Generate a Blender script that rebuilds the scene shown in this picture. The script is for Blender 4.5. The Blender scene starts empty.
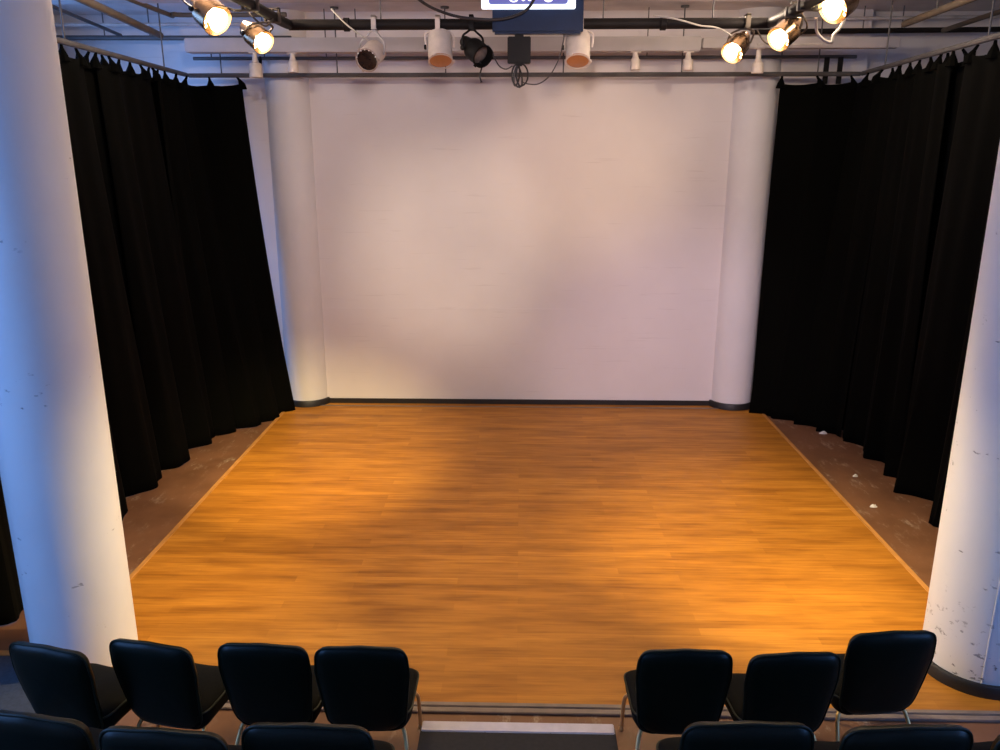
import bpy, bmesh, math, random
from mathutils import Vector, Matrix
random.seed(7)
PI = math.pi
S = bpy.context.scene
COL = S.collection

# ------------------------------------------------------------------ materials
def mat(name, col, rough=.6, metal=0., spec=.5, coat=0., sheen=0., emit=None, estr=0., alpha=None):
    m = bpy.data.materials.new(name); m.use_nodes = True
    b = m.node_tree.nodes['Principled BSDF']
    b.inputs['Base Color'].default_value = (*col, 1)
    b.inputs['Roughness'].default_value = rough
    b.inputs['Metallic'].default_value = metal
    b.inputs['Specular IOR Level'].default_value = spec
    b.inputs['Coat Weight'].default_value = coat
    b.inputs['Sheen Weight'].default_value = sheen
    if emit:
        b.inputs['Emission Color'].default_value = (*emit, 1)
        b.inputs['Emission Strength'].default_value = estr
    if alpha is not None:
        b.inputs['Transmission Weight'].default_value = alpha
    return m

class NT:
    """small helper round a node tree"""
    def __init__(s, m):
        s.t = m.node_tree; s.b = s.t.nodes['Principled BSDF']
        s.co = s.t.nodes.new('ShaderNodeTexCoord')
    def n(s, typ, **kw):
        x = s.t.nodes.new('ShaderNode' + typ)
        for k, v in kw.items():
            if hasattr(x, k): setattr(x, k, v)
            else: x.inputs[k.replace('_', ' ')].default_value = v
        return x
    def l(s, a, b): s.t.links.new(a, b)
    def map(s, scale, loc=(0, 0, 0), src='Object'):
        m = s.n('Mapping'); m.inputs['Scale'].default_value = scale; m.inputs['Location'].default_value = loc
        s.l(s.co.outputs[src], m.inputs['Vector']); return m.outputs[0]
    def noise(s, vec, scale, detail=4, rough=.55):
        x = s.n('TexNoise'); x.inputs['Scale'].default_value = scale
        x.inputs['Detail'].default_value = detail; x.inputs['Roughness'].default_value = rough
        s.l(vec, x.inputs['Vector']); return x.outputs['Fac']
    def ramp(s, fac, stops):
        r = s.n('ValToRGB'); e = r.color_ramp.elements
        while len(e) < len(stops): e.new(.5)
        for i, (p, c) in enumerate(stops):
            e[i].position = p; e[i].color = (*c, 1) if len(c) == 3 else c
        s.l(fac, r.inputs[0]); return r.outputs[0]
    def mix(s, fac, a, b, blend='MIX'):
        x = s.n('Mix'); x.data_type = 'RGBA'; x.blend_type = blend
        for v, i in ((fac, 0), (a, 6), (b, 7)):
            if hasattr(v, 'is_output') or isinstance(v, bpy.types.NodeSocket): s.l(v, x.inputs[i])
            elif i == 0: x.inputs[0].default_value = v
            else: x.inputs[i].default_value = (*v, 1)
        return x.outputs[2]
    def math(s, op, a, b=0.):
        x = s.n('Math'); x.operation = op
        for v, i in ((a, 0), (b, 1)):
            if isinstance(v, bpy.types.NodeSocket): s.l(v, x.inputs[i])
            else: x.inputs[i].default_value = v
        return x.outputs[0]
    def bump(s, h, strength=.2, dist=.01):
        x = s.n('Bump'); x.inputs['Strength'].default_value = strength; x.inputs['Distance'].default_value = dist
        s.l(h, x.inputs['Height']); s.l(x.outputs[0], s.b.inputs['Normal'])

def m_laminate():
    m = mat('laminate_planks', (.4, .19, .06), .5, spec=.3); t = NT(m)
    v = t.map((1, 1, 1))
    br = t.n('TexBrick'); br.offset = .37; br.offset_frequency = 2
    br.inputs['Scale'].default_value = 1.0
    br.inputs['Brick Width'].default_value = 1.3; br.inputs['Row Height'].default_value = .095
    br.inputs['Mortar Size'].default_value = .0016; br.inputs['Mortar Smooth'].default_value = .6
    br.inputs['Bias'].default_value = 0
    br.inputs['Color1'].default_value = (.0, .0, .0, 1); br.inputs['Color2'].default_value = (1, 1, 1, 1)
    br.inputs['Mortar'].default_value = (.3, .3, .3, 1)
    t.l(v, br.inputs['Vector'])
    plank = t.ramp(br.outputs['Color'], [(0, (.40, .160, .018)), (.5, (.46, .188, .022)), (1, (.52, .22, .027))])
    g1 = t.noise(t.map((1.1, 22, 1)), 1.6, 6, .6)
    c = t.mix(.85, plank, t.ramp(g1, [(.3, (.74, .68, .60)), (.5, (1, 1, 1)), (.7, (1.14, 1.13, 1.1))]), 'MULTIPLY')
    g2 = t.noise(t.map((1.4, 8, 1), (3, 1, 0)), 1.0, 3)
    c = t.mix(.75, c, t.ramp(g2, [(.34, (.62, .55, .48)), (.58, (1, 1, 1))]), 'MULTIPLY')
    t.l(c, t.b.inputs['Base Color'])
    t.l(t.ramp(g1, [(.3, (.56,) * 3), (.7, (.44,) * 3)]), t.b.inputs['Roughness'])
    t.bump(g1, .06, .004)
    return m

def m_brownfloor():
    m = mat('scuffed_brown_floor', (.16, .07, .035), .55); t = NT(m)
    n1 = t.noise(t.map((1, 1, 1)), 2.2, 5)
    c = t.ramp(n1, [(.3, (.14, .062, .030)), (.6, (.20, .092, .048)), (.8, (.23, .112, .06))])
    # pale scratches left by dragging furniture
    s1 = t.noise(t.map((7, 2.6, 1), (1, 0, 0)), 1.3, 8, .75)
    s2 = t.noise(t.map((1, 1, 1), (5, 2, 0)), 1.1, 2)
    k = t.math('MULTIPLY', t.ramp(s1, [(.54, (0, 0, 0)), (.66, (1, 1, 1))]), t.ramp(s2, [(.38, (0, 0, 0)), (.56, (1, 1, 1))]))
    c = t.mix(t.math('MULTIPLY', k, .7), c, (.46, .37, .29))
    t.l(c, t.b.inputs['Base Color']); t.bump(n1, .1, .01)
    return m

def m_wallpaint():
    m = mat('white_wall_paint', (.74, .70, .70), .75); t = NT(m)
    n1 = t.noise(t.map((1, 1, 1)), .8, 4)
    c = t.ramp(n1, [(.3, (.70, .665, .665)), (.7, (.77, .735, .735))])
    # roller overlaps and faint horizontal scrapes
    n2 = t.noise(t.map((1.3, 1, 26), (2, 0, 1)), 1.0, 3)
    c = t.mix(t.ramp(n2, [(.66, (0, 0, 0)), (.74, (.28, .28, .28))]), c, (.50, .45, .45))
    t.l(c, t.b.inputs['Base Color']); t.bump(n1, .08, .02)
    return m

def m_column(name, wear, chips):
    m = mat(name, (.72, .72, .72), .7); t = NT(m)
    n1 = t.noise(t.map((1, 1, .6)), 2.0, 5)
    c = t.ramp(n1, [(.3, (.68, .68, .69)), (.7, (.76, .75, .75))])
    n2 = t.noise(t.map((1, 1, 1.8), (4, 1, 2)), 9, 3, .6)
    n3 = t.noise(t.map((1, 1, 1), (0, 3, 1)), 1.5, 2)
    k = t.math('MULTIPLY', t.ramp(n2, [(wear, (0, 0, 0)), (wear + .05, (1, 1, 1))]), t.ramp(n3, [(.50, (0, 0, 0)), (.60, (1, 1, 1))]))
    # chips get frequent near the foot
    sep = t.n('SeparateXYZ'); t.l(t.co.outputs['Object'], sep.inputs[0])
    low = t.n('MapRange'); low.inputs[1].default_value = .2; low.inputs[2].default_value = .75
    low.inputs[3].default_value = 1; low.inputs[4].default_value = 0
    t.l(sep.outputs[2], low.inputs[0])
    n4 = t.noise(t.map((1, 1, 1.6), (1, 2, 7)), 15, 4, .6)
    k2 = t.math('MULTIPLY', t.math('MULTIPLY', t.ramp(n4, [(.615, (0, 0, 0)), (.66, (1, 1, 1))]), low.outputs[0]), chips)
    k = t.math('MAXIMUM', k, k2)
    c = t.mix(t.math('MULTIPLY', k, .8), c, (.10, .095, .10))
    t.l(c, t.b.inputs['Base Color'])
    h = t.math('SUBTRACT', t.math('MULTIPLY', n1, .6), k)
    t.bump(h, .35, .012)
    return m

def m_cloth(name, col):
    m = mat(name, col, .95, spec=.08, sheen=.0); t = NT(m)
    t.b.inputs['Sheen Roughness'].default_value = .5
    n = t.noise(t.map((1, 1, .25)), 3, 4)
    t.l(t.ramp(n, [(.3, tuple(.7 * c for c in col)), (.7, tuple(1.25 * c for c in col))]), t.b.inputs['Base Color'])
    return m

def m_speck(name, col, rough, scale, amp=.25, bump=.1, **kw):
    m = mat(name, col, rough, **kw); t = NT(m)
    n = t.noise(t.map((1, 1, 1)), scale, 4)
    t.l(t.ramp(n, [(.3, tuple((1 - amp) * c for c in col)), (.7, tuple((1 + amp) * c for c in col))]), t.b.inputs['Base Color'])
    if bump: t.bump(n, bump, .006)
    return m

M = dict(
    laminate=m_laminate(), floor=m_brownfloor(), wall=m_wallpaint(), column=m_column('painted_concrete', .675, 0.), chipped=m_column('chipped_concrete', .665, 1.), smooth=m_column('smooth_painted_plaster', .86, 0.),
    trimwood=m_speck('edge_strip_wood', (.52, .25, .07), .4, 6, .15),
    trimmetal=m_speck('dull_metal_strip', (.21, .165, .145), .5, 10, .15),
    black=m_speck('black_vinyl_base', (.012, .011, .011), .5, 6),
    curtain=m_cloth('black_drape', (.0014, .0015, .0009)),
    vinyl=m_speck('dark_green_vinyl', (.0022, .0060, .0036), .40, 60, .2, .06, spec=.20),
    vinyl2=m_speck('seat_fabric', (.0040, .0040, .0028), .85, 90, .3, .1, spec=.15),
    piping=mat('green_piping', (.007, .012, .006), .5, spec=.3),
    brass=m_speck('brassy_tube', (.75, .54, .24), .35, 8, .12, 0, metal=.6),
    ceiling=m_speck('painted_ceiling', (.62, .585, .585), .8, 2.5, .12),
    beam=m_speck('painted_beam', (.44, .41, .41), .7, 3, .1),
    steel=m_speck('grey_rail_steel', (.095, .092, .092), .55, 6, .2, metal=.2),
    blackpipe=m_speck('black_pipe_paint', (.011, .009, .0085), .6, 7, spec=.2),
    brownpipe=m_speck('brown_conduit', (.10, .078, .055), .6, 7),
    palepipe=m_speck('pale_conduit', (.45, .42, .40), .5, 7),
    canwhite=m_speck('cream_can_paint', (.72, .64, .56), .5, 10, .1),
    canblack=m_speck('black_can_paint', (.0045, .0042, .0042), .6, 10, spec=.25),
    canchrome=m_speck('polished_can', (.34, .21, .11), .25, 10, .2, metal=.9),
    lit=mat('lit_lamp', (1, .9, .7), .4, emit=(1, .80, .45), estr=14),
    amber=m_speck('amber_lens', (.50, .21, .075), .3, 8, .12, coat=.4),
    darklens=m_speck('smoky_lens', (.035, .02, .015), .2, 20, .3, coat=.5),
    greylens=m_speck('grey_lens', (.20, .17, .15), .25, 20, .3, coat=.4),
    glitter=mat('ring_glint', (.85, .83, .80), .3),
    gelframe=m_speck('gel_frame_tin', (.50, .40, .32), .4, 8, .12, metal=.3),
    cable=mat('black_cable', (.02, .018, .018), .5),
    greycable=mat('grey_cable', (.06, .055, .06), .5),
    whitecable=mat('white_cable', (.55, .52, .44), .5),
    moncase=m_speck('blue_casing', (.003, .018, .062), .5, 8, .15, spec=.2),
    screen=mat('screen_white', (.8, .85, .9), .3, emit=(.80, .92, 1.0), estr=1.1),
    screenblue=mat('screen_blue', (.05, .08, .3), .3, emit=(.075, .085, .30), estr=1.0),
    screentext=mat('screen_text', (.9, .9, .95), .3, emit=(.85, .9, 1.0), estr=1.0),
    tread=m_speck('black_tread_carpet', (.010, .010, .013), .8, 40, .3, .1),
    nosing=m_speck('white_nosing_tape', (.62, .58, .62), .6, 12, .1),
    carpet=m_speck('blue_grey_carpet', (.045, .055, .07), .95, 50, .25, .2),
    riserply=m_speck('riser_board', (.06, .05, .045), .7, 8),
    frame=m_speck('window_frame_paint', (.6, .6, .6), .5, 8),
    scrap=mat('paper_scrap', (.8, .78, .75), .6),
)

# ------------------------------------------------------------------ mesh tools
def B(): return bmesh.new()

def box(bm, lo, hi, bev=0., mtx=None):
    c = [(a + b) / 2 for a, b in zip(lo, hi)]; d = [abs(b - a) for a, b in zip(lo, hi)]
    t = bmesh.new()
    bmesh.ops.create_cube(t, size=1, matrix=Matrix.Translation(c) @ Matrix.Diagonal((*d, 1)))
    if bev: bmesh.ops.bevel(t, geom=t.edges[:], offset=bev, segments=2, affect='EDGES', clamp_overlap=True)
    if mtx: bmesh.ops.transform(t, matrix=mtx, verts=t.verts)
    join(bm, t)

def join(bm, t):
    me = bpy.data.meshes.new('tmp'); t.to_mesh(me); t.free(); bm.from_mesh(me); bpy.data.meshes.remove(me)

def smooth_path(pts, n=6):
    P = [Vector(p) for p in pts]; out = []
    for i in range(len(P) - 1):
        a, b, c, d = P[max(i - 1, 0)], P[i], P[i + 1], P[min(i + 2, len(P) - 1)]
        for k in range(n):
            t = k / n
            out.append(.5 * ((2 * b) + (c - a) * t + (2 * a - 5 * b + 4 * c - d) * t * t + (3 * b - a - 3 * c + d) * t ** 3))
    out.append(P[-1]); return out

def tube(bm, pts, r, seg=10, cap=True, closed=False):
    P = [Vector(p) for p in pts]; n = len(P); rings = []; prev = None
    for i, p in enumerate(P):
        if closed: d = (P[(i + 1) % n] - P[i - 1])
        else: d = P[min(i + 1, n - 1)] - P[max(i - 1, 0)]
        d.normalize()
        if prev is None:
            u = d.cross(Vector((0, 0, 1)))
            if u.length < 1e-3: u = d.cross(Vector((1, 0, 0)))
        else: u = prev - d * prev.dot(d)
        u.normalize(); prev = u; w = d.cross(u)
        rr = r[i] if isinstance(r, (list, tuple)) else r
        rings.append([bm.verts.new(p + (u * math.cos(2 * PI * k / seg) + w * math.sin(2 * PI * k / seg)) * rr) for k in range(seg)])
    m = n if closed else n - 1
    for i in range(m):
        a, b = rings[i], rings[(i + 1) % n]
        for k in range(seg): bm.faces.new((a[k], a[(k + 1) % seg], b[(k + 1) % seg], b[k]))
    if cap and not closed:
        bm.faces.new(rings[0][::-1]); bm.faces.new(rings[-1])

def lathe(bm, prof, mtx=None, seg=28, a0=0., a1=2 * PI, closed=False):
    """prof: list of (radius, z)"""
    full = abs(a1 - a0 - 2 * PI) < 1e-6; rings = []; N = seg if full else seg + 1
    for r, z in prof:
        if r < 1e-6 and full:
            rings.append([bm.verts.new((0, 0, z))]); continue
        rings.append([bm.verts.new((r * math.cos(a0 + (a1 - a0) * k / seg), r * math.sin(a0 + (a1 - a0) * k / seg), z)) for k in range(N)])
    nv = [v for q in rings for v in q]
    pairs = list(zip(rings, rings[1:])) + ([(rings[-1], rings[0])] if closed else [])
    for a, b in pairs:
        m = max(len(a), len(b)); lim = m if full else m - 1
        for k in range(lim):
            k2 = (k + 1) % m
            if len(a) == 1: bm.faces.new((a[0], b[k], b[k2]))
            elif len(b) == 1: bm.faces.new((a[k], a[k2], b[0]))
            else: bm.faces.new((a[k], a[k2], b[k2], b[k]))
    if mtx: bmesh.ops.transform(bm, matrix=mtx, verts=nv)

def obj(name, bm, m, parent=None, smooth=True, kind=None, loc=None):
    bmesh.ops.recalc_face_normals(bm, faces=bm.faces)
    me = bpy.data.meshes.new(name); bm.to_mesh(me); bm.free()
    me.materials.append(m)
    o = bpy.data.objects.new(name, me); COL.objects.link(o)
    if smooth:
        for p in me.polygons: p.use_smooth = True
        me.set_sharp_from_angle(angle=math.radians(38))
    if parent: o.parent = parent
    if kind: o['kind'] = kind
    if loc: o.location = loc
    return o

def tag(o, label, cat, group=None):
    o['label'] = label; o['category'] = cat
    if group: o['group'] = group
    return o

def thing(name, label, cat, loc=(0, 0, 0), rz=0., group=None):
    o = bpy.data.objects.new(name, None); COL.objects.link(o)
    o.empty_display_size = .1
    o.location = loc; o.rotation_euler = (0, 0, rz)
    return tag(o, label, cat, group)

def dup(root, loc, rz, label, group=None):
    r = root.copy(); COL.objects.link(r); r.location = loc; r.rotation_euler = (0, 0, rz); r['label'] = label
    if group: r['group'] = group
    for ch in list(root.children):
        c = ch.copy(); COL.objects.link(c); c.parent = r
        for g in list(ch.children):
            d = g.copy(); COL.objects.link(d); d.parent = c
    return r

def struct(name, bm, m, label=None, smooth=False):
    o = obj(name, bm, m, None, smooth, 'structure')
    if label: o['label'] = label
    return o

# ------------------------------------------------------------------ room shell
XL, XR, YB, YF, ZC = -5.8, 5.8, 10.5, -2.5, 4.98
b = B(); box(b, (XL - .2, YF - .2, -.15), (XR + .2, YB + .4, 0)); struct('floor', b, M['floor'], 'scuffed brown floor around the laminate stage')
b = B(); box(b, (XL - .2, YF - .2, ZC), (XR + .2, YB + .4, ZC + .15)); struct('ceiling', b, M['ceiling'], 'pale painted ceiling above the lighting pipes')
b = B()                                            # the centre bay stands a little proud of the side bays
box(b, (-4.2, YB, 0), (4.2, YB + .35, ZC)); box(b, (XL - .2, YB + .15, 0), (-4.2, YB + .35, ZC)); box(b, (4.2, YB + .15, 0), (XR + .2, YB + .35, ZC))
struct('wall_back', b, M['wall'], 'white painted wall behind the stage')
b = B(); box(b, (XL - .2, YF - .2, 0), (XR + .2, YF, ZC)); struct('wall_front', b, M['wall'], 'white wall behind the audience')

def side_wall(name, x0, x1, holes):
    b = B(); y = YF
    for (ya, yb, za, zb) in holes:
        box(b, (x0, y, 0), (x1, ya, ZC)); box(b, (x0, ya, 0), (x1, yb, za)); box(b, (x0, ya, zb), (x1, yb, ZC)); y = yb
    box(b, (x0, y, 0), (x1, YB + .15, ZC))
    struct(name, b, M['wall'])
HOLES = [(-.8, 3.8, 1.3, 4.6), (6.2, 9.2, 2.2, 4.7)]
HOLER = [(-.8, 3.8, 1.0, 3.3)]
side_wall('wall_left', XL - .2, XL, HOLES)
side_wall('wall_right', XR, XR + .2, HOLER)
k = 0
for xx, holes in ((XL - .1, HOLES), (XR + .1, HOLER)):
    for (ya, yb, za, zb) in holes:
        k += 1
        b = B(); t_ = .05
        for a, c in (((ya, za), (yb, za + t_)), ((ya, zb - t_), (yb, zb)), ((ya, za), (ya + t_, zb)), ((yb - t_, za), (yb, zb))):
            box(b, (xx - .04, a[0], a[1]), (xx + .04, c[0], c[1]))
        nmul = 3
        for i in range(1, nmul):
            y = ya + (yb - ya) * i / nmul; box(b, (xx - .03, y - .02, za), (xx + .03, y + .02, zb))
        zz = za + (zb - za) * .6; box(b, (xx - .03, ya, zz - .02), (xx + .03, yb, zz + .02))
        struct('window_%d' % k, b, M['frame'], 'tall daylight window in the side wall')

# laminate dance floor on top of the brown floor, with edge strips
FX0, FX1, FY0 = -3.10, 3.19, 4.275
b = B(); box(b, (FX0, FY0, 0), (FX1, YB, .018)); struct('floor_stage', b, M['laminate'], 'orange brown laminate plank stage floor')
for i, (x0, x1) in enumerate(((FX0 - .045, FX0), (FX1, FX1 + .045))):
    b = B(); box(b, (x0, FY0 - .045, 0), (x1, YB - .28, .024), .006); struct('trim_%d' % (i + 1), b, M['trimwood'], 'pale wood edge strip beside the stage floor')
b = B(); box(b, (FX0, FY0 - .038, 0), (FX1, FY0, .022), .004); box(b, (FX0, FY0 - .088, 0), (FX1, FY0 - .040, .017), .004)
struct('trim_3', b, M['trimmetal'], 'dull metal edge strip at the front of the stage floor')
b = B(); box(b, (FX0, YB - .16, .018), (FX1, YB - .125, .024), .003); struct('trim_4', b, M['trimmetal'], 'thin metal strip along the foot of the wall')
# black skirting along the back wall
b = B(); box(b, (-4.2, YB - .018, 0), (4.2, YB, .085), .004); struct('baseboard_back', b, M['black'], 'black skirting at the foot of the white wall')
# blue grey carpet on the house floor beside the seats
b = B(); box(b, (XL, 3.2, 0), (-2.92, 4.66, .03)); struct('floor_carpet', b, M['carpet'], 'blue grey carpet beside the concrete column')
b = B(); box(b, (XL, 4.66, 0), (-3.28, 4.72, .034), .005); struct('trim_5', b, M['trimwood'], 'pale edge strip of the blue grey carpet')
# raised wall seam: edge of a lower wall panel
b = B(); box(b, (-2.62, YB - .006, 1.325), (.75, YB, 1.337)); struct('trim_6', b, M['wall'], 'thin seam across the white wall')

# ------------------------------------------------------------------ columns
def column(name, x, y, r, label, cm, seam=None, wall=False, group=None, top=ZC):
    t = thing(name, label, 'column', (x, y, 0), 0, group)
    b = B(); lathe(b, [(r, 0), (r, .9), (r, 1.8), (r, 2.7), (r, 3.6), (r, top)], seg=64)
    obj('shaft', b, M[cm], t)
    if cm != 'column':
        b = B(); lathe(b, [(r + .001, 0), (r + .032, 0), (r + .032, .085), (r + .022, .1), (r + .001, .1)], seg=64)
        obj('skirting', b, M['black'], t)
    if seam is not None:
        b = B(); a = seam
        tube(b, [((r - .001) * math.cos(a), (r - .001) * math.sin(a), z) for z in (.1, 1.5, 3, top - .02)], .0045, 6)
        obj('form_seam', b, M[cm], t)
    return t
column('concrete_column', -2.96, 4.76, .32, 'thick white concrete column lit blue, rising behind the four-chair row', 'column', seam=math.radians(-150), top=ZC)
column('concrete_column', 3.035, 4.725, .32, 'thick white concrete column with chipped paint near its black foot', 'chipped', seam=math.radians(-112), top=ZC)
column('wall_column', -2.905, 10.585, .288, 'slim white half column where the wall meets the slanting curtain edge', 'smooth')
column('wall_column', 2.885, 10.585, .288, 'slim white half column against the wall next to the dim straight-edged curtain', 'smooth')
# ------------------------------------------------------------------ seating riser and aisle step
t = thing('seating_riser', 'dark raised platform under the rear row of chairs', 'platform', (0, 0, 0))
b = B(); box(b, (-3.4, 1.0, 0), (3.4, 3.1, .43)); obj('base', b, M['riserply'], t, False)
b = B(); box(b, (-3.42, 1.0, .43), (3.42, 3.13, .45), .006); obj('deck', b, M['tread'], t, False)
t = thing('aisle_step', 'dark carpeted aisle step with a white front edge', 'step', (0, 0, 0))
b = B(); box(b, (-.535, 3.14, 0), (.545, 3.855, .18)); obj('base', b, M['riserply'], t, False)
b = B(); box(b, (-.54, 3.135, .18), (.55, 3.84, .2), .006)
for i in range(1, 3): box(b, (-.54 + i * .363 - .003, 3.14, .2), (-.54 + i * .363 + .003, 3.785, .2025))
obj('tread', b, M['tread'], t, False)
b = B(); box(b, (-.535, 3.785, .17), (.545, 3.868, .206), .005); obj('nosing', b, M['nosing'], t, False)

# ------------------------------------------------------------------ chairs
def rounded_poly(pts, rads, n=7):
    out = []; N = len(pts)
    for i in range(N):
        p = Vector(pts[i]); a = (Vector(pts[i - 1]) - p).normalized(); c = (Vector(pts[(i + 1) % N]) - p).normalized()
        ang = a.angle(c); d = rads[i] / math.tan(ang / 2)
        s, e = p + a * d, p + c * d
        for k in range(n + 1):
            u = k / n
            out.append((1 - u) ** 2 * s + 2 * u * (1 - u) * p + u * u * e)
    return out
def dense(poly, step=.03):
    out = []
    for i, p in enumerate(poly):
        q = poly[(i + 1) % len(poly)]; n = max(1, int((q - p).length / step))
        for k in range(n): out.append(p + (q - p) * k / n)
    return out
def pad(bm, outline, rings, fmap):
    """rings: (inset, offset) from the one face round the rim to the other; fmap(u, v, w) -> point"""
    c = Vector((0, 0))
    for p in outline: c += p
    c /= len(outline); L = []
    for ins, off in rings:
        row = []
        for p in outline:
            d = p - c; q = c + d * max(.02, 1 - ins / d.length)
            row.append(bm.verts.new(fmap(q.x, q.y, off)))
        L.append(row)
    n = len(outline)
    for a, b_ in zip(L, L[1:]):
        for k in range(n): bm.faces.new((a[k], a[(k + 1) % n], b_[(k + 1) % n], b_[k]))
    for row, ins in ((L[0], rings[0]), (L[-1], rings[-1])):
        v = bm.verts.new(fmap(c.x, c.y, ins[1]))
        for k in range(n): bm.faces.new((row[k], row[(k + 1) % n], v))

def make_chair(label, group):
    t = thing('padded_chair', label, 'chair', (0, 0, 0), 0, group)
    # backrest: u across, v up the lean, w forward
    H0, LEAN = .285, math.radians(9.5)
    def fb(u, v, w):
        w2 = w + .30 * u * u - .03 * math.sin(PI * min(max(v / .58, 0), 1)) * .5
        return (u, -.165 - v * math.sin(LEAN) + w2 * math.cos(LEAN), H0 + v * math.cos(LEAN) + w2 * math.sin(LEAN))
    ol = dense(rounded_poly([(-.205, 0), (.205, 0), (.246, .40), (.236, .562), (0, .585), (-.236, .562), (-.246, .40)], [.11, .11, .12, .085, .3, .085, .12]))
    b = B(); pad(b, ol, [(.20, -.034), (.12, -.034), (.06, -.032), (.026, -.026), (.008, -.014), (0, 0), (.006, .016), (.024, .032), (.06, .042), (.12, .046), (.20, .046)], fb)
    back = obj('backrest', b, M['vinyl'], t)
    b = B(); tube(b, [fb(p.x, p.y, -.008) for p in ol], .0065, 8, closed=True)
    obj('piping', b, M['piping'], back)
    # seat: u across, v front, w up
    def fs(u, v, w): return (u, v, .355 + w - .02 * max(0, (v - .12) / .12) ** 2 + .012 * (u / .25) ** 2)
    so = dense(rounded_poly([(-.240, -.20), (.240, -.20), (.243, .235), (-.243, .235)], [.09, .09, .11, .11]))
    b = B(); pad(b, so, [(.22, -.125), (.14, -.122), (.08, -.108), (.035, -.075), (.008, -.03), (0, .02), (0, .035), (.012, .052), (.04, .068), (.10, .078), (.2, .08)], fs)
    seat = obj('seat', b, M['vinyl2'], t)
    b = B(); tube(b, [fs(p.x, p.y, .035) for p in so], .006, 8, closed=True)
    obj('piping', b, M['piping'], seat)

    for s in (-1, 1):
        b = B(); tube(b, smooth_path([(s * .16, .12, .28), (s * .205, .165, .268), (s * .228, .185, .23), (s * .234, .20, .12), (s * .236, .205, .004)]), .0115, 10)
        lathe(b, [(0, 0), (.016, 0), (.016, .014), (.012, .02)], Matrix.Translation((s * .236, .205, 0)), 12)
        obj('leg', b, M['brass'], t)
        b = B(); tube(b, smooth_path([(s * .16, -.10, .28), (s * .19, -.14, .268), (s * .205, -.165, .225), (s * .222, -.225, .12), (s * .235, -.265, .004)]), .0115, 10)
        lathe(b, [(0, 0), (.016, 0), (.016, .014), (.012, .02)], Matrix.Translation((s * .235, -.265, 0)), 12)
        obj('leg', b, M['brass'], t)
    b = B()
    for s in (-1, 1): tube(b, [(s * .165, .125, .272), (s * .165, -.105, .272)], .011, 8)
    tube(b, [(-.165, .01, .272), (.165, .01, .272)], .009, 8)
    obj('seat_frame', b, M['brass'], t)
    return t
FRONT = 'chairs in the row on the floor'; REAR = 'chairs in the row on the riser'
# centre x, y, turn; the row on the floor, then the row on the riser
c0 = make_chair('dark green padded chair at the wall end of the four-chair row, by the carpet', FRONT)
c0.location = (-2.385, 3.82, 0); c0.rotation_euler.z = math.radians(-13)
dup(c0, (-1.875, 3.865, 0), math.radians(-11), 'dark green padded chair in front of the bluish column, second in from the carpet')
dup(c0, (-1.315, 3.87, 0), math.radians(-3), 'dark green padded chair third from the carpet, one in from the aisle step')
dup(c0, (-.812, 3.86, 0), math.radians(0), 'dark green padded chair flanking the aisle step in the four-chair row')
dup(c0, (.862, 3.875, 0), math.radians(1), 'dark green padded chair flanking the aisle step in the three-chair row')
dup(c0, (1.40, 3.86, 0), math.radians(5), 'dark green padded chair in the middle of the three-chair row')
dup(c0, (1.985, 4.065, 0), math.radians(6), 'dark green padded chair pushed forward beside the chipped column foot')
ZR = .45
dup(c0, (-1.775, 2.74, ZR), math.radians(-9), 'green padded chair back on the riser behind the chair by the carpet', REAR)
dup(c0, (-1.27, 2.675, ZR), math.radians(-4), 'green padded chair back on the riser, middle of the three behind the four-chair row', REAR)
dup(c0, (-.765, 2.715, ZR), math.radians(-1), 'green padded chair back on the riser flanking the aisle, behind the four-chair row', REAR)
dup(c0, (.845, 2.765, ZR), math.radians(1), 'green padded chair back on the riser flanking the aisle, behind the three-chair row', REAR)
dup(c0, (1.415, 2.76, ZR), math.radians(3), 'green padded chair back on the riser, middle of the three behind the three-chair row', REAR)
dup(c0, (1.945, 2.76, ZR), math.radians(6), 'green padded chair back on the riser cut off by the picture edge', REAR)

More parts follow.
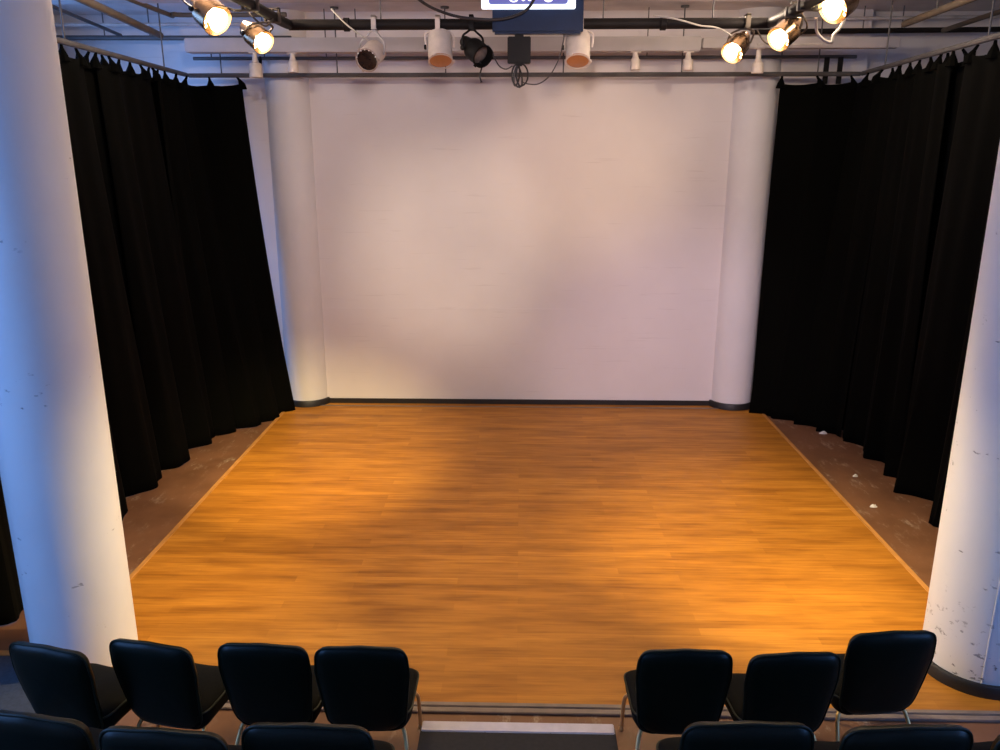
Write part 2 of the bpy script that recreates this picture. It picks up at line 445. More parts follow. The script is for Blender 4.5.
# ------------------------------------------------------------------ curtains on rails
ZRAIL = 4.226
def polyline(P, u):
    P = [Vector(p) for p in P]; d = [(b_ - a).length for a, b_ in zip(P, P[1:])]; T = sum(d); s = u * T
    for a, b_, q in zip(P, P[1:], d):
        if s <= q + 1e-9: return a + (b_ - a) * (s / q)
        s -= q
    return P[-1]
def curtain(label, top, bot, nf, atop, abot, seed, hem=.002, inward=(1, 0), bias=0.):
    """top/bot: plan polylines at the rail and at the hem; nf deep folds"""
    rnd = random.Random(seed)
    ph = rnd.random() * 6; NU, NV = max(40, nf * 16), 34
    t = thing('stage_curtain', label, 'curtain', (0, 0, 0), 0, 'black curtains hung from the rails')
    iw = Vector(inward).normalized(); ZT = ZRAIL - .085
    wob = [rnd.uniform(-.5, .5) for _ in range(nf + 2)]
    amp = [rnd.uniform(.6, 1.25) for _ in range(nf + 2)]
    ntab = max(3, int(round((Vector(top[-1]) - Vector(top[0])).length / .27)))
    def scal(u):                                    # sagging top edge between the ties
        x = (u * ntab) % 1; return .035 * math.sin(PI * x) ** .7
    b = B(); G = []
    for j in range(NV + 1):
        v = j / NV; row = []
        for i in range(NU + 1):
            u = i / NU; f = u * nf; k = int(min(f, nf - .001)); fr = f - k
            w_ = wob[k] * (1 - fr) + wob[k + 1] * fr; a_ = amp[k] * (1 - fr) + amp[k + 1] * fr
            pt = polyline(top, u); pb = polyline(bot, u)
            e = v ** 1.15
            p = pt * (1 - e) + pb * e
            s = math.sin(2 * PI * f + ph + w_ * v) + .28 * math.sin(4 * PI * f + 2 * ph + 3 * v)
            s2 = math.sin(7 * PI * f + ph * 3) * .16
            A = (atop + (abot - atop) * v ** 1.3) * a_
            off = iw * (A * (s + s2)) + Vector((-iw.y, iw.x)) * (A * .45 * math.cos(2 * PI * f + ph) * v)
            z0 = ZT - scal(u); z1 = hem + .003 * (1 + math.sin(3 * f + ph))
            row.append(b.verts.new((p.x + off.x, p.y + off.y, z0 + (z1 - z0) * v)))
        G.append(row)
    for j in range(NV):
        for i in range(NU): b.faces.new((G[j][i], G[j][i + 1], G[j + 1][i + 1], G[j + 1][i]))
    tops = []
    for q in range(ntab + 1):
        i = round(q / ntab * NU); tops.append(G[0][i].co.copy())
    cl = obj('drape', b, M['curtain'], t)
    md = cl.modifiers.new('thickness', 'SOLIDIFY'); md.thickness = .006; md.offset = 0
    for q, p in enumerate(tops):
        rp = polyline(top, q / ntab)
        b = B()
        tube(b, [(p.x, p.y, p.z - .07), (p.x, p.y, p.z - .015), (p.x * .5 + rp.x * .5, p.y * .5 + rp.y * .5, p.z + .035), (rp.x, rp.y, ZRAIL - .018)], [.06, .042, .017, .012], 8)
        obj('tie', b, M['curtain'], t)
    return t
# rail: back run and two side runs
def rail(label, pts, hang):
    t = thing('curtain_rail', label, 'rail', (0, 0, 0), 0, 'curtain rails under the ceiling')
    b = B(); tube(b, pts, .026, 8); obj('track', b, M['steel'], t)
    for x, y in hang:
        b = B(); tube(b, [(x, y, ZRAIL), (x, y, ZC)], .008, 6); lathe(b, [(0, .04), (.05, .04), (.05, .06), (.0, .06)], Matrix.Translation((x, y, ZC - .062)), 12); obj('hanger', b, M['steel'], t)
    return t
rail('long grey curtain rail running above the white wall', [(-4.0, 10.18, ZRAIL), (4.0, 10.18, ZRAIL)], [(-3.6, 10.18), (-2.2, 10.18), (-.9, 10.18), (.5, 10.18), (1.9, 10.18), (3.5, 10.18)])
rail('grey side rail carrying the curtains behind the bluish column', [(-4.0, 10.12, ZRAIL), (-3.92, 8.5, ZRAIL), (-3.86, 7, ZRAIL), (-3.86, 3.9, ZRAIL)], [(-3.96, 9.4), (-3.86, 7.2), (-3.86, 4.6)])
rail('grey side rail carrying the dim curtains on the chipped column side', [(4.0, 10.12, ZRAIL), (3.9, 8.5, ZRAIL), (3.83, 7, ZRAIL), (3.83, 3.9, ZRAIL)], [(3.95, 9.4), (3.84, 7.2), (3.83, 4.6)])

curtain('black curtain round the rail corner, its flared edge beside the slim wall column', [(-3.42, 10.18), (-3.97, 10.16), (-3.95, 9.05)], [(-3.08, 10.2), (-3.17, 9.85), (-3.30, 9.55), (-3.52, 9.42), (-3.80, 9.0)], 4, .05, .08, 3, inward=(1, .25))
curtain('black curtain with straight hem, second along from the slim wall column', [(-3.99, 9.3), (-3.88, 7.75)], [(-3.76, 9.35), (-3.80, 8.05)], 2, .045, .15, 5)
curtain('black curtain with deep folds, hem scattered over the scuffed floor', [(-3.93, 7.95), (-3.86, 6.45)], [(-3.84, 8.2), (-3.84, 6.75)], 2, .045, .15, 11)
curtain('black curtain mostly hidden behind the bluish column', [(-3.89, 6.65), (-3.86, 5.2)], [(-3.89, 6.9), (-3.93, 5.4)], 2, .045, .10, 12)
curtain('black curtain end showing past the wall side of the bluish column', [(-3.88, 5.4), (-3.86, 4.0)], [(-3.80, 5.25), (-3.84, 4.2)], 2, .05, .11, 21)
curtain('black curtain round the dim corner beside the other slim wall column', [(3.09, 10.18), (3.97, 10.16), (3.95, 9.05)], [(3.05, 10.22), (3.5, 9.85), (3.88, 9.3)], 4, .05, .07, 31, inward=(-1, .1))
curtain('black curtain in the dim side, hanging straight behind the floor scraps', [(3.99, 9.3), (3.87, 7.8)], [(3.94, 9.55), (4.0, 7.95)], 3, .045, .08, 33, inward=(-1, 0))
curtain('black curtain with bulging lower folds beside the chipped column', [(3.92, 8.0), (3.83, 6.3)], [(3.99, 8.2), (3.93, 6.7)], 2, .045, .14, 35, inward=(-1, 0))
curtain('black curtain hidden behind the chipped column', [(3.86, 6.5), (3.83, 4.6)], [(4.12, 6.9), (3.95, 4.7)], 3, .05, .1, 37, inward=(-1, 0))

# ------------------------------------------------------------------ ceiling steelwork
def pipe(label, pts, r, m, hang=(), name='ceiling_pipe', group='pipes under the ceiling', cat='pipe', joints=()):
    t = thing(name, label, cat, (0, 0, 0), 0, group)
    b = B(); tube(b, pts, r, 12); obj('tube', b, m, t)
    for x, y, z in hang:
        b = B(); tube(b, [(x, y, z), (x, y, ZC)], .007, 6); obj('hanger', b, M['steel'], t)
    for x, y, z, ax in joints:
        R = Matrix.Rotation(PI / 2, 4, 'Y') if ax == 'x' else Matrix.Rotation(PI / 2, 4, 'X')
        b = B(); lathe(b, [(r, -.03), (r + .012, -.025), (r + .012, .025), (r, .03)], Matrix.Translation((x, y, z)) @ R, 14); obj('coupling', b, m, t)
    return t
b = B(); box(b, (-3.8, 9.62, 4.425), (2.0, 9.80, 4.575), .01); 
tag(obj('ceiling_beam', b, M['beam'], None, False), 'pale box beam crossing behind the lighting pipe', 'beam', 'beams under the ceiling')
b = B(); box(b, (2.02, 9.66, 4.455), (4.2, 9.80, 4.565), .01)
tag(obj('ceiling_beam', b, M['beam'], None, False), 'slimmer pale beam continuing towards the dim corner', 'beam', 'beams under the ceiling')
b = B(); box(b, (XL, 8.6, 4.80), (XR, 8.85, ZC), .01)
tag(obj('ceiling_beam', b, M['beam'], None, False), 'shallow ceiling joist just above the black lighting pipe', 'beam', 'beams under the ceiling')
b = B(); box(b, (XL, 7.0, 4.80), (XR, 7.25, ZC), .01)
tag(obj('ceiling_beam', b, M['beam'], None, False), 'shallow ceiling joist over the lit lamps', 'beam', 'beams under the ceiling')
ZP = 4.468
pipe('thick black lighting pipe crossing above the white wall', [(-2.16, 8, ZP), (2.28, 8, ZP)], .048, M['blackpipe'], [(-1.3, 8, ZP), (.75, 8, ZP), (1.75, 8, ZP)], joints=[(-1.62, 8, ZP, 'x'), (1.30, 8, ZP, 'x')], group='black lighting pipes')
pipe('black lighting pipe carrying the pair of lit lamps', smooth_path([(-2.14, 8.0, ZP), (-2.17, 7.6, ZP), (-2.18, 5, ZP), (-2.18, 2, ZP)], 4), .045, M['blackpipe'], [(-2.18, 7.0, ZP), (-2.18, 4.4, ZP)], group='black lighting pipes')
pipe('black lighting pipe carrying the lit lamps near the white cable', smooth_path([(2.27, 8.0, ZP), (2.28, 7.6, ZP), (2.28, 5, ZP), (2.28, 2, ZP)], 4), .045, M['blackpipe'], [(2.28, 7.1, ZP), (2.28, 4.4, ZP)], group='black lighting pipes')
pipe('thin grey pipe running just above the curtain rail', [(-3.97, 10.3, 4.43), (3.98, 10.3, 4.43)], .02, M['steel'], [(-3.75, 10.3, 4.43), (-3.1, 10.3, 4.43), (-2.35, 10.3, 4.43), (-1.98, 10.3, 4.43), (1.5, 10.3, 4.43), (3.1, 10.3, 4.43)])
pipe('dark pipe along the wall head above the bluish corner', [(XL + .02, 10.25, 4.665), (-2.75, 10.25, 4.65)], .028, M['steel'], [(-5.0, 10.25, 4.66), (-4.45, 10.25, 4.66)])
pipe('dark pipe along the wall head above the dim corner', [(2.7, 10.25, 4.70), (XR - .02, 10.25, 4.72)], .03, M['blackpipe'], [(4.0, 10.25, 4.71), (4.45, 10.25, 4.71)])
pipe('pale thin conduit high over the bluish corner', [(XL + .02, 10.2, 4.80), (-3.0, 10.2, 4.80)], .02, M['palepipe'])
pipe('pale thin conduit high over the dim corner', [(3.2, 10.2, 4.83), (XR - .02, 10.2, 4.85)], .02, M['palepipe'])
pipe('short pale conduit by the white cable', [(2.55, 9.4, 4.46), (3.25, 9.4, 4.46)], .012, M['palepipe'])
pipe('brown conduit sloping over the bluish corner', [(-3.55, 5.5, 4.60), (-4.06, 9.62, 4.60)], .038, M['brownpipe'], [(-3.8, 7.6, 4.60)])
pipe('thinner bluish conduit beside the sloping brown one', [(-4.12, 6.9, 4.60), (-4.50, 9.6, 4.60)], .018, M['steel'])
pipe('brown conduit with a bend near the pair of lit lamps', smooth_path([(-3.90, 6, 4.80), (-3.90, 9.3, 4.80), (-3.84, 9.5, 4.80), (-3.6, 9.55, 4.80), (-2.6, 9.55, 4.80)], 5), .025, M['brownpipe'])
pipe('brown conduit sloping over the dim corner', [(3.75, 5.5, 4.60), (3.93, 9.0, 4.60)], .034, M['brownpipe'], [(3.86, 8.2, 4.60)])
pipe('thin conduit near the top edge over the dim curtains', [(4.45, 6.5, 4.62), (4.62, 9.6, 4.62)], .025, M['brownpipe'])

# ------------------------------------------------------------------ stage lamps
def align(d):
    return Vector(d).to_track_quat('Z', 'Y').to_matrix().to_4x4()
def par(name, label, centre, aim, clampz, r, L, m_body, m_lens, group, pipe_xy, frame=True, m_frame=None, glints=0, knob=True, ymat=None, straight=False, deep=0):
    """a parabolic can: housing, recessed lens, front frame, yoke, clamp"""
    px, py = pipe_xy
    t = thing(name, label, 'stage light', (px, py, clampz), 0, group)
    C0 = Vector(centre) - Vector((px, py, clampz)); d = (Vector(aim) - Vector(centre)).normalized()
    X = Matrix.Translation(C0) @ align(d)
    b = B()
    if straight:
        lathe(b, [(0, -.5 * L), (r * .80, -.5 * L), (r * .95, -.46 * L), (r, -.4 * L), (r, .5 * L), (r * .95, .5 * L), (r * .95, .47 * L), (0, .46 * L)], X, 32)
    elif deep:
        lathe(b, [(0, -.55 * L), (r * .38, -.55 * L), (r * .50, -.53 * L), (r * .60, -.42 * L), (r * .66, -.30 * L), (r * .96, -.12 * L), (r, -.05 * L), (r, .5 * L), (r * 1.04, .5 * L), (r * 1.03, .52 * L), (r * 1.0, .52 * L), (r * .98, .02 * L), (r * .2, -.02 * L), (0, -.02 * L)], X, 40)
    else:
        lathe(b, [(0, -.55 * L), (r * .38, -.55 * L), (r * .50, -.53 * L), (r * .56, -.42 * L), (r * .60, -.28 * L), (r * .94, -.05 * L), (r, .02 * L), (r, .5 * L), (r * 1.04, .5 * L), (r * 1.04, .53 * L), (r * .93, .53 * L), (r * .93, .30 * L), (r * .2, .26 * L), (0, .26 * L)], X, 32)
    hs = obj('housing', b, m_body, t)
    b = B()
    if straight: lathe(b, [(r * .945, .475 * L), (r * .90, .53 * L), (r * .45, .55 * L), (0, .555 * L)], X, 32)
    elif deep:
        XO = X @ Matrix.Translation((deep * r * .27, -.08 * r, 0)) @ Matrix.Diagonal((.86, 1.08, 1, 1))
        lathe(b, [(r * .68, .40 * L), (r * .67, .46 * L), (r * .54, .52 * L), (r * .3, .56 * L), (0, .57 * L)], XO, 32)
        lathe(b, [(r * .68, .40 * L), (r * .45, .10 * L), (0, .06 * L)], XO, 32)
        for a, q in ((2.75, .17), (3.35, .13), (2.3, .07), (3.75, .09)):  # glowing lumps on the far rim stand in for the lamp's reflections
            a = a if deep > 0 else PI - a
            bmesh.ops.create_uvsphere(b, u_segments=12, v_segments=8, radius=r * q, matrix=X @ Matrix.Translation((r * .86 * math.cos(a), r * .86 * math.sin(a), .52 * L)) @ Matrix.Diagonal((.7, 1.2, .4, 1)))
    else: lathe(b, [(r * .92, .31 * L), (r * .80, .335 * L), (r * .45, .36 * L), (0, .37 * L)], X, 32)
    obj('lens', b, m_lens, t)
    if frame:
        b = B()
        lathe(b, [(r * .93, .55 * L), (r * 1.05, .55 * L), (r * 1.05, .565 * L), (r * .93, .565 * L)], X, 32, closed=True)
        for k_ in range(3):
            a = k_ * 2 * PI / 3 + .5
            box(b, (-r * .10, -.004, .5 * L), (r * .10, .010, .57 * L), 0, X @ Matrix.Rotation(a, 4, 'Z') @ Matrix.Translation((0, r * 1.06, 0)))
        obj('gel_frame', b, m_frame or m_body, t)
    if glints:
        b = B()
        for k_ in range(glints):
            a = .3 + k_ * .42
            bmesh.ops.create_icosphere(b, subdivisions=1, radius=r * .085, matrix=X @ Matrix.Translation((r * .93 * math.cos(a), r * .93 * math.sin(a), .55 * L)))
        obj('painted_glint', b, M['glitter'], t)  # white balls stand in for glints along the upper rim
    # yoke: pivots on the axis across the housing
    z = Vector((0, 0, 1)); side = d.cross(z); side = side.normalized() if side.length > .05 else Vector((1, 0, 0))
    piv = C0; topz = min(-.055, C0.z + r * 1.25)
    top = Vector((C0.x * .35, C0.y * .35, -.045))
    up_ = (top - piv).normalized()
    a1, a2 = piv + side * (r * 1.14), piv - side * (r * 1.14)
    b1, b2 = a1 + up_ * (r * .95), a2 + up_ * (r * .95)
    pts = [a1, b1, b1 * .55 + top * .45 + up_ * .01, top, b2 * .55 + top * .45 + up_ * .01, b2, a2]
    if C0.z > -.12:                                # can swung up beside the pipe: the yoke folds back behind it
        bk = piv - d * (r * 1.75)
        pts = [a1, a1 - d * (r * 1.1), bk + side * (r * .55), bk, bk - side * (r * .55), a2 - d * (r * 1.1), a2]
    b = B(); tube(b, smooth_path(pts, 6), .010, 8)
    if C0.z > -.12: tube(b, [bk, top], .010, 8)
    obj('yoke', b, ymat or M['canblack'], t)
    b = B()
    CR = Matrix.Rotation(PI / 2, 4, 'Z') if abs(px) > 2.1 else None
    box(b, (-.025, -.07, -.05), (.025, .07, -.038), .004, CR); box(b, (-.022, -.072, -.045), (.022, -.052, .075), .004, CR); box(b, (-.022, .052, -.045), (.022, .072, .03), .004, CR)
    box(b, (-.022, -.072, .052), (.022, .03, .072), .004, CR)
    tube(b, [top, (0, 0, -.04)], .011, 8)
    obj('clamp', b, ymat or M['canblack'], t)
    if knob:
        for s in (1,):
            b = B(); lathe(b, [(0, 0), (.022, 0), (.024, .01), (.018, .022), (0, .022)], Matrix.Translation(piv + side * s * (r * 1.15)) @ align(side * s), 12); obj('knob', b, M['canblack'], t)
    return t, d
def lit_light(name, p, aim, power, size, blend, col=(1, .74, .42), rad=.08):
    li = bpy.data.lights.new(name, 'SPOT'); li.energy = power; li.color = col; li.spot_size = math.radians(size); li.spot_blend = blend; li.shadow_soft_size = rad
    o = bpy.data.objects.new(name, li); COL.objects.link(o); o.location = p
    o.rotation_euler = (Vector(aim) - Vector(p)).to_track_quat('-Z', 'Y').to_euler(); return o

GL = 'lit stage lamps'
LIT = [
    ('lit stage lamp with the biggest glare beside the bluish corner, gold can', (-2.53, 6.95, 4.42), (.9, 4.9, 1.6), (-2.18, 6.95)),
    ('lit stage lamp hung just below its larger twin, over the slim wall column', (-2.35, 7.55, 4.325), (1.2, 5.2, 1.6), (-2.18, 7.55)),
    ('small lit stage lamp, the lowest on the chipped column side', (2.0, 8.0, 4.285), (-.4, 5.2, 1.6), (2.06, 8.0)),
    ('lit stage lamp between the lowest lamp and the one at the picture top', (2.245, 7.35, 4.31), (-1.2, 4.9, 1.6), (2.28, 7.35)),
    ('lit stage lamp cut by the picture top beside the hanging white cable', (2.57, 7.05, 4.50), (-1.0, 4.8, 1.8), (2.28, 7.05)),
]
POW = [110, 110, 100, 140, 140]
for (lab, c, aim, pxy), pw in zip(LIT, POW):
    rr = .126 if 'biggest' in lab or 'picture top beside' in lab else .102
    t, d = par('stage_lamp', lab, c, aim, ZP, rr, .27, M['canchrome'], M['lit'], GL, pxy, frame=False, ymat=M['brownpipe'], deep=1 if c[0] < 0 else -1)
GW = 'unlit stage lamps on the black pipe'
par('stage_lamp', 'unlit stage lamp with a dark speckled face, cream gel frame behind it', (-1.40, 8.0, 4.205), (-1.75, 6.4, 3.4), ZP, .105, .24, M['canwhite'], M['darklens'], GW, (-1.36, 8.0), straight=True, m_frame=M['gelframe'], glints=7, ymat=M['palepipe'])
par('stage_lamp', 'unlit cream stage can with amber face beside the small black lamp', (-.755, 8.0, 4.27), (-.62, 6.9, 2.2), ZP, .112, .27, M['canwhite'], M['amber'], GW, (-.77, 8.0), straight=True, m_frame=M['canwhite'], ymat=M['canwhite'])
par('stage_lamp', 'black stage lamp tilted towards the monitor with a grey lens', (-.445, 7.98, 4.255), (.35, 7.0, 3.55), ZP, .10, .31, M['canblack'], M['greylens'], GW, (-.46, 8.0), m_frame=M['canblack'])
par('stage_lamp', 'unlit cream stage can with amber face hanging past the blue monitor', (.525, 8.0, 4.265), (.46, 6.9, 2.2), ZP, .112, .27, M['canwhite'], M['amber'], GW, (.545, 8.0), straight=True, m_frame=M['canwhite'], ymat=M['canwhite'])

# white spot heads hung from the pale beam
def spot_head(label, x, y, zb, r, h, ztop, m):
    t = thing('spot_head', label, 'spotlight', (x, y, zb), 0, 'white spot heads under the pale beam')
    b = B(); lathe(b, [(r * .90, .004), (r, 0), (r * 1.02, .01), (r * .97, h * .5), (r * .9, h * .92), (r * .6, h), (0, h)], None, 24)
    lathe(b, [(r * .9, .004), (r * .82, .03), (0, .035)], None, 24); obj('housing', b, m, t)
    b = B(); tube(b, [(0, 0, h - .005), (0, 0, h + .02), (0, 0, ztop - zb)], [.045, .032, .026], 12); obj('stem', b, m, t)
    b = B(); box(b, (-.06, -.03, ztop - zb - .012), (.06, .03, ztop - zb), .004); obj('mounting_plate', b, m, t)
spot_head('boxy white spot head over the slanting curtain edge', -3.02, 9.66, 4.155, .075, .16, 4.425, M['canwhite'])
spot_head('white spot head above the slim column by the lit pair', -2.60, 9.70, 4.212, .058, .13, 4.425, M['canwhite'])
spot_head('white spot head in the empty stretch past the amber can', 1.285, 9.70, 4.232, .055, .12, 4.425, M['canwhite'])
spot_head('white spot head with a wide lip between its neighbour and the lowest lit lamp', 1.875, 9.70, 4.225, .062, .12, 4.425, M['canwhite'])
spot_head('white spot head in front of the rail below the middle lit lamp', 2.66, 9.70, 4.192, .066, .12, 4.46, M['canwhite'])

# ------------------------------------------------------------------ monitor, black box, cables
t = thing('wall_monitor', 'blue cased monitor with a bright lit screen hung from the ceiling', 'monitor', (.14, 7.72, 4.35))
b = B(); box(b, (-.40, -.0, 0), (.41, .11, .66), .02); obj('casing', b, M['moncase'], t)
b = B(); box(b, (-.495, -.045, .195), (.335, 0, .66), .008); obj('screen', b, M['screen'], t)
b = B(); 
ol = rounded_poly([(-.43, .232), (.265, .232), (.265, .62), (-.43, .62)], [.03] * 4)
vs = [[b.verts.new((p.x, yy, p.y)) for p in ol] for yy in (-.045, -.049)]
b.faces.new(vs[1]); 
for k in range(len(ol)): b.faces.new((vs[0][k], vs[0][(k + 1) % len(ol)], vs[1][(k + 1) % len(ol)], vs[1][k]))
obj('display_panel', b, M['screenblue'], t)
b = B()
def letter_ring(x, z, rx, rz, th):
    n = 20
    o1 = [b.verts.new((x + rx * math.cos(2 * PI * k / n), -.0515, z + rz * math.sin(2 * PI * k / n))) for k in range(n)]
    o2 = [b.verts.new((x + (rx - th) * math.cos(2 * PI * k / n), -.0515, z + (rz - th) * math.sin(2 * PI * k / n))) for k in range(n)]
    for k in range(n): b.faces.new((o1[k], o1[(k + 1) % n], o2[(k + 1) % n], o2[k]))
letter_ring(-.21, .272, .040, .026, .012); letter_ring(-.21, .318, .032, .024, .011)
letter_ring(-.125, .285, .022, .030, .009); letter_ring(-.07, .285, .022, .030, .009)
letter_ring(.095, .272, .040, .026, .014); letter_ring(.095, .318, .032, .024, .011)
obj('lettering', b, M['screentext'], t, False)
b = B()
for s in (-.25, .25): tube(b, [(s, .08, .66), (s, .08, ZC - 4.35)], .018, 10)
obj('mount', b, M['blackpipe'], t)
t = thing('control_box', 'small black box hung under the blue monitor', 'box', (-.02, 7.80, 4.105))
b = B(); box(b, (-.105, -.05, .0), (.105, .05, .225), .008); obj('casing', b, M['canblack'], t)
b = B(); box(b, (-.04, -.01, .22), (.04, .01, .262), .003); obj('bracket', b, M['canblack'], t)
b = B(); box(b, (-.03, -.03, -.02), (.03, .03, .004), .004); obj('cable_gland', b, M['canblack'], t)
# coil of cable hanging below the box
b = B(); pts = []
for k in range(61):
    a = k / 60 * 2 * PI * 3; pts.append((-.025 + (.045 + .03 * math.cos(a * .31)) * math.sin(a) + .03 * math.sin(a * .37), 7.795 + .02 * math.cos(a * .5), 4.0 - (.09 + .012 * math.sin(a * .45)) * math.cos(a)))
tube(b, pts, .0085, 6); tag(obj('cable_coil', b, M['cable']), 'loops of black cable tied under the small black box', 'cable')
b = B(); tube(b, smooth_path([(.0, 7.79, 3.95), (.06, 7.79, 3.93), (.16, 7.78, 3.93), (.26, 7.77, 4.0), (.34, 7.76, 4.14), (.37, 7.8, 4.25), (.39, 7.9, 4.352)]), .006, 6)
tag(obj('hanging_cable', b, M['greycable']), 'thin grey cable looping from the coil up beside the monitor', 'cable')
b = B(); tube(b, smooth_path([(-.08, 7.80, 4.085), (-.14, 7.82, 4.06), (-.2, 7.85, 4.09), (-.25, 7.88, 4.17), (-.27, 7.93, 4.23), (-.31, 7.96, 4.28)]), .006, 6)
tag(obj('hanging_cable', b, M['greycable']), 'thin grey cable sagging between the black lamp and the black box', 'cable')
b = B(); tube(b, smooth_path([(-.42, 7.97, 4.22), (-.37, 7.95, 4.10), (-.385, 7.94, 4.02), (-.37, 7.94, 3.955)]), [.008] * 18 + [.018], 8)
tag(obj('power_plug', b, M['cable']), 'black plug on a short lead dangling below the black stage lamp', 'plug')
b = B(); tube(b, smooth_path([(-.95, 7.2, 4.62), (-.8, 7.4, 4.53), (-.62, 7.55, 4.48), (-.45, 7.62, 4.46), (-.2, 7.655, 4.455), (-.02, 7.66, 4.5), (.07, 7.655, 4.56), (.13, 7.655, 4.66)]), .013, 8)
tag(obj('hanging_cable', b, M['cable']), 'thick black cable curving across the front of the blue monitor', 'cable')
b = B(); tube(b, smooth_path([(2.66, 7.3, 4.9), (2.68, 7.3, 4.6), (2.69, 7.3, 4.42), (2.66, 7.3, 4.33), (2.61, 7.3, 4.27), (2.60, 7.3, 4.215), (2.53, 7.3, 4.235), (2.47, 7.3, 4.30), (2.42, 7.2, 4.39)]), .013, 8)
tag(obj('hanging_cable', b, M['whitecable']), 'pale cable dropping in a kink beside the lit lamp at the picture top', 'cable')
for pts, lab in (([(1.2, 7.97, 4.53), (1.4, 7.9, 4.49), (1.62, 7.93, 4.44), (1.80, 7.96, 4.42), (1.98, 7.98, 4.33)], 'pale lead draped along the black pipe to the lowest lit lamp'),
                 ([(-1.75, 7.97, 4.60), (-1.62, 7.94, 4.47), (-1.5, 7.94, 4.38), (-1.42, 7.97, 4.33)], 'pale lead running down to the speckled unlit lamp'),
                 ([(-2.30, 7.2, 4.50), (-2.22, 7.15, 4.40), (-2.16, 7.25, 4.35), (-2.14, 7.4, 4.42), (-2.16, 7.5, 4.46)], 'brown lead looped between the two lit lamps of the pair'),
                 ([(2.28, 7.2, 4.45), (2.40, 7.35, 4.33), (2.30, 7.6, 4.25), (2.2, 7.8, 4.27), (2.15, 7.95, 4.40)], 'lead looped between the lowest and middle lit lamps')):
    b = B(); tube(b, smooth_path(pts), .008, 6)
    tag(obj('lamp_lead', b, M['whitecable'] if 'pale' in lab else M['brownpipe']), lab, 'cable')
# two dark hooks hanging from the thin grey pipe, and two on the dim side
for x, y, z, lab in ((-3.15, 10.285, 4.42, 'black clip hanging from the thin pipe over the slanting curtain edge'), (-1.95, 10.285, 4.42, 'black clip hanging from the thin pipe near the speckled lamp')):
    b = B(); tube(b, [(x, y, z + .03), (x, y - .01, z - .02), (x, y, z - .075)], [.012, .022, .014], 8); tag(obj('pipe_clip', b, M['canblack']), lab, 'clip')
for x, lab in ((3.62, 'dark strap hanging from the thin pipe by the white cable'), (3.78, 'second dark strap next to the one by the white cable')):
    b = B(); box(b, (x - .03, 10.24, 4.12), (x + .03, 10.26, 4.42), .004); tag(obj('hanging_strap', b, M['canblack']), lab, 'strap')

# scraps on the dim side of the floor
def scrap(x, y, s, lab):
    rnd = random.Random(int(x * 100)); b = B(); n = 7; ring = []
    for j in range(3):
        ring.append([b.verts.new((x + s * (1 - .3 * j) * math.cos(2 * PI * k / n) * rnd.uniform(.7, 1.2), y + s * .6 * (1 - .3 * j) * math.sin(2 * PI * k / n) * rnd.uniform(.7, 1.2), .004 + .012 * j * rnd.uniform(.7, 1.3))) for k in range(n)])
    for a, c in zip(ring, ring[1:]):
        for k in range(n): b.faces.new((a[k], a[(k + 1) % n], c[(k + 1) % n], c[k]))
    b.faces.new(ring[-1]); b.faces.new(ring[0][::-1]); tag(obj('paper_scrap', b, M['scrap'], None, False), lab, 'scrap', 'scraps on the floor')
scrap(3.74, 9.42, .055, 'pale scrap lying at the foot of the dim corner curtain')
scrap(3.58, 8.05, .03, 'small pale scrap halfway along the dim brown floor')
scrap(3.45, 7.28, .04, 'pale scrap near the stage edge strip on the dim brown floor')

# ------------------------------------------------------------------ lights
BLUE = (.17, .40, 1.0)
def area(name, loc, tgt, sx, sy, power, col):
    li = bpy.data.lights.new(name, 'AREA'); li.shape = 'RECTANGLE'; li.size = sx; li.size_y = sy; li.energy = power; li.color = col
    o = bpy.data.objects.new(name, li); COL.objects.link(o); o.location = loc
    o.rotation_euler = (Vector(tgt) - Vector(loc)).to_track_quat('-Z', 'Z').to_euler(); return o
area('daylight_house', (XL - .25, 1.5, 2.95), (0, 1.5, 2.6), 4.4, 3.1, 350, BLUE)
area('daylight_side', (XL - .25, 7.7, 3.45), (0, 7.7, 3.3), 2.9, 2.4, 170, BLUE)
area('daylight_far', (XR + .25, 1.5, 2.15), (0, 1.5, 1.9), 4.4, 2.2, 250, BLUE)
w = bpy.data.worlds.new('sky'); S.world = w; w.use_nodes = True
w.node_tree.nodes['Background'].inputs[0].default_value = (.35, .5, .9, 1); w.node_tree.nodes['Background'].inputs[1].default_value = .3

WARM = (1, .70, .34)
# the visible lit lamps, thrown where their cans point
for (lab, c, aim, pxy), pw in zip(LIT, POW):
    d = (Vector(aim) - Vector(c)).normalized(); lit_light('lamp_beam', Vector(c) + d * .17, aim, pw, 95, .9, WARM)
    li = bpy.data.lights.new('lamp_leak', 'POINT'); li.energy = 32; li.color = (1, .78, .58); li.shadow_soft_size = .05   # light leaking from the back of the can
    o = bpy.data.objects.new('lamp_leak', li); COL.objects.link(o); o.location = Vector(c) - d * .2 + Vector((0, 0, .14))
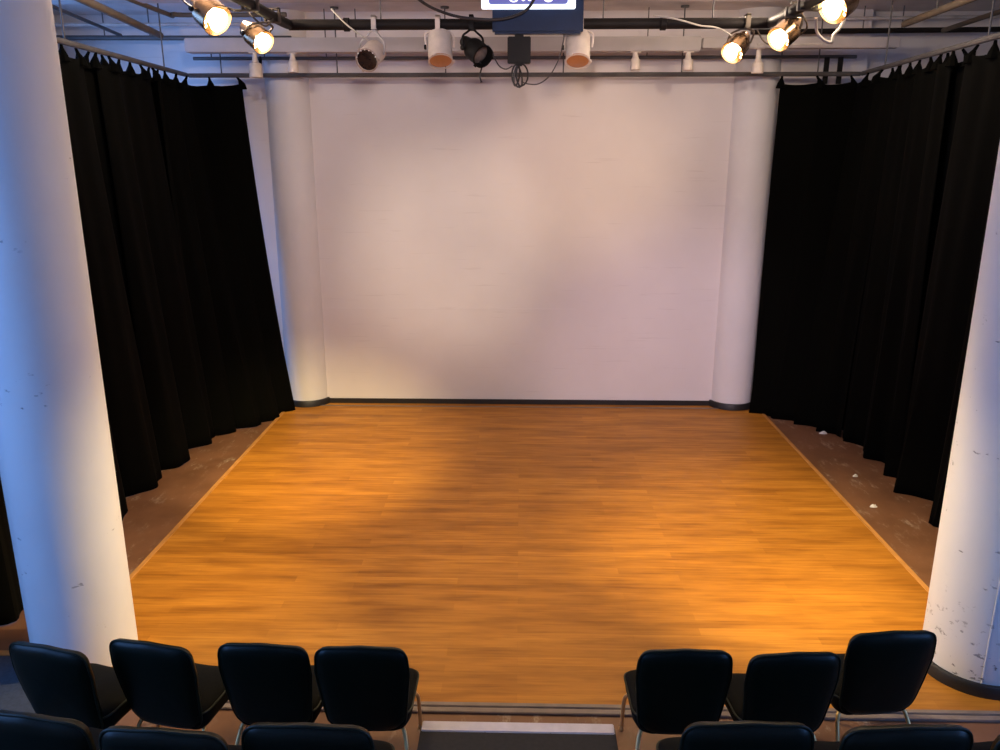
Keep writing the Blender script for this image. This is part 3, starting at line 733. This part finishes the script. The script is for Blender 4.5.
# stage lamps of the same rig, hung over the audience out of the picture
lit_light('unseen_beam', (-1.5, 4.2, 4.45), (-2.3, 8.45, 0), 2300, 36, 1.0, (1, .76, .34), .1)
lit_light('unseen_beam', (1.6, 4.0, 4.45), (2.2, 6.4, 0), 1550, 46, 1.0, (1, .76, .36), .1)
lit_light('unseen_beam', (-1.9, 4.4, 4.5), (-2.6, 6.6, 0), 420, 40, 1.0, (1, .74, .36), .1)
lit_light('unseen_beam', (-.6, 5.6, 4.6), (-.7, 6.7, 0), 330, 105, 1.0, (1, .70, .32), .1)  # broad overhead fill, added to lift the whole stage
# unseen side lamps added to warm the columns low on their stage side
lit_light('unseen_beam', (2.28, 5.6, 4.4), (-2.9, 4.9, .2), 1700, 30, 1.0, (1, .78, .44), .1)
lit_light('unseen_beam', (-2.18, 5.6, 4.4), (2.9, 4.9, .2), 1500, 30, 1.0, (1, .78, .44), .1)
# washes thrown low under the pipe on to the white wall, one warm, one paler, one pink
lit_light('unseen_beam', (.9, 1.6, 4.3), (.8, 10.5, 3.2), 1150, 21, 1.0, (1, .70, .46), .3)
lit_light('unseen_beam', (-1.0, 1.6, 4.3), (-1.0, 10.5, 2.1), 1200, 22, 1.0, (1, .80, .58), .3)
lit_light('unseen_beam', (1.0, 1.6, 4.2), (2.2, 10.5, .5), 900, 30, 1.0, (1, .76, .95), .3)
lit_light('unseen_beam', (0, 1.4, 4.2), (0, 10.5, 2.2), 560, 50, .5, (1, .80, .80), .3)  # wide unseen fill, added to brighten the wall evenly

# ------------------------------------------------------------------ camera
cam = bpy.data.cameras.new('camera'); co = bpy.data.objects.new('camera', cam); COL.objects.link(co)
cam.sensor_fit = 'HORIZONTAL'; cam.sensor_width = 36; cam.lens = 36 * 803 / 1000; cam.clip_start = .05
co.location = (0, 0, 3.3); co.rotation_euler = (math.radians(90 - 15.3), 0, math.radians(1.42)); S.camera = co
vs_ = S.view_settings; vs_.view_transform = 'Standard'; vs_.look = 'None'; vs_.gamma = 1; vs_.use_curve_mapping = False; vs_.exposure = 0
S.cycles.use_denoising = True
S.cycles.max_bounces = 8; S.cycles.diffuse_bounces = 4
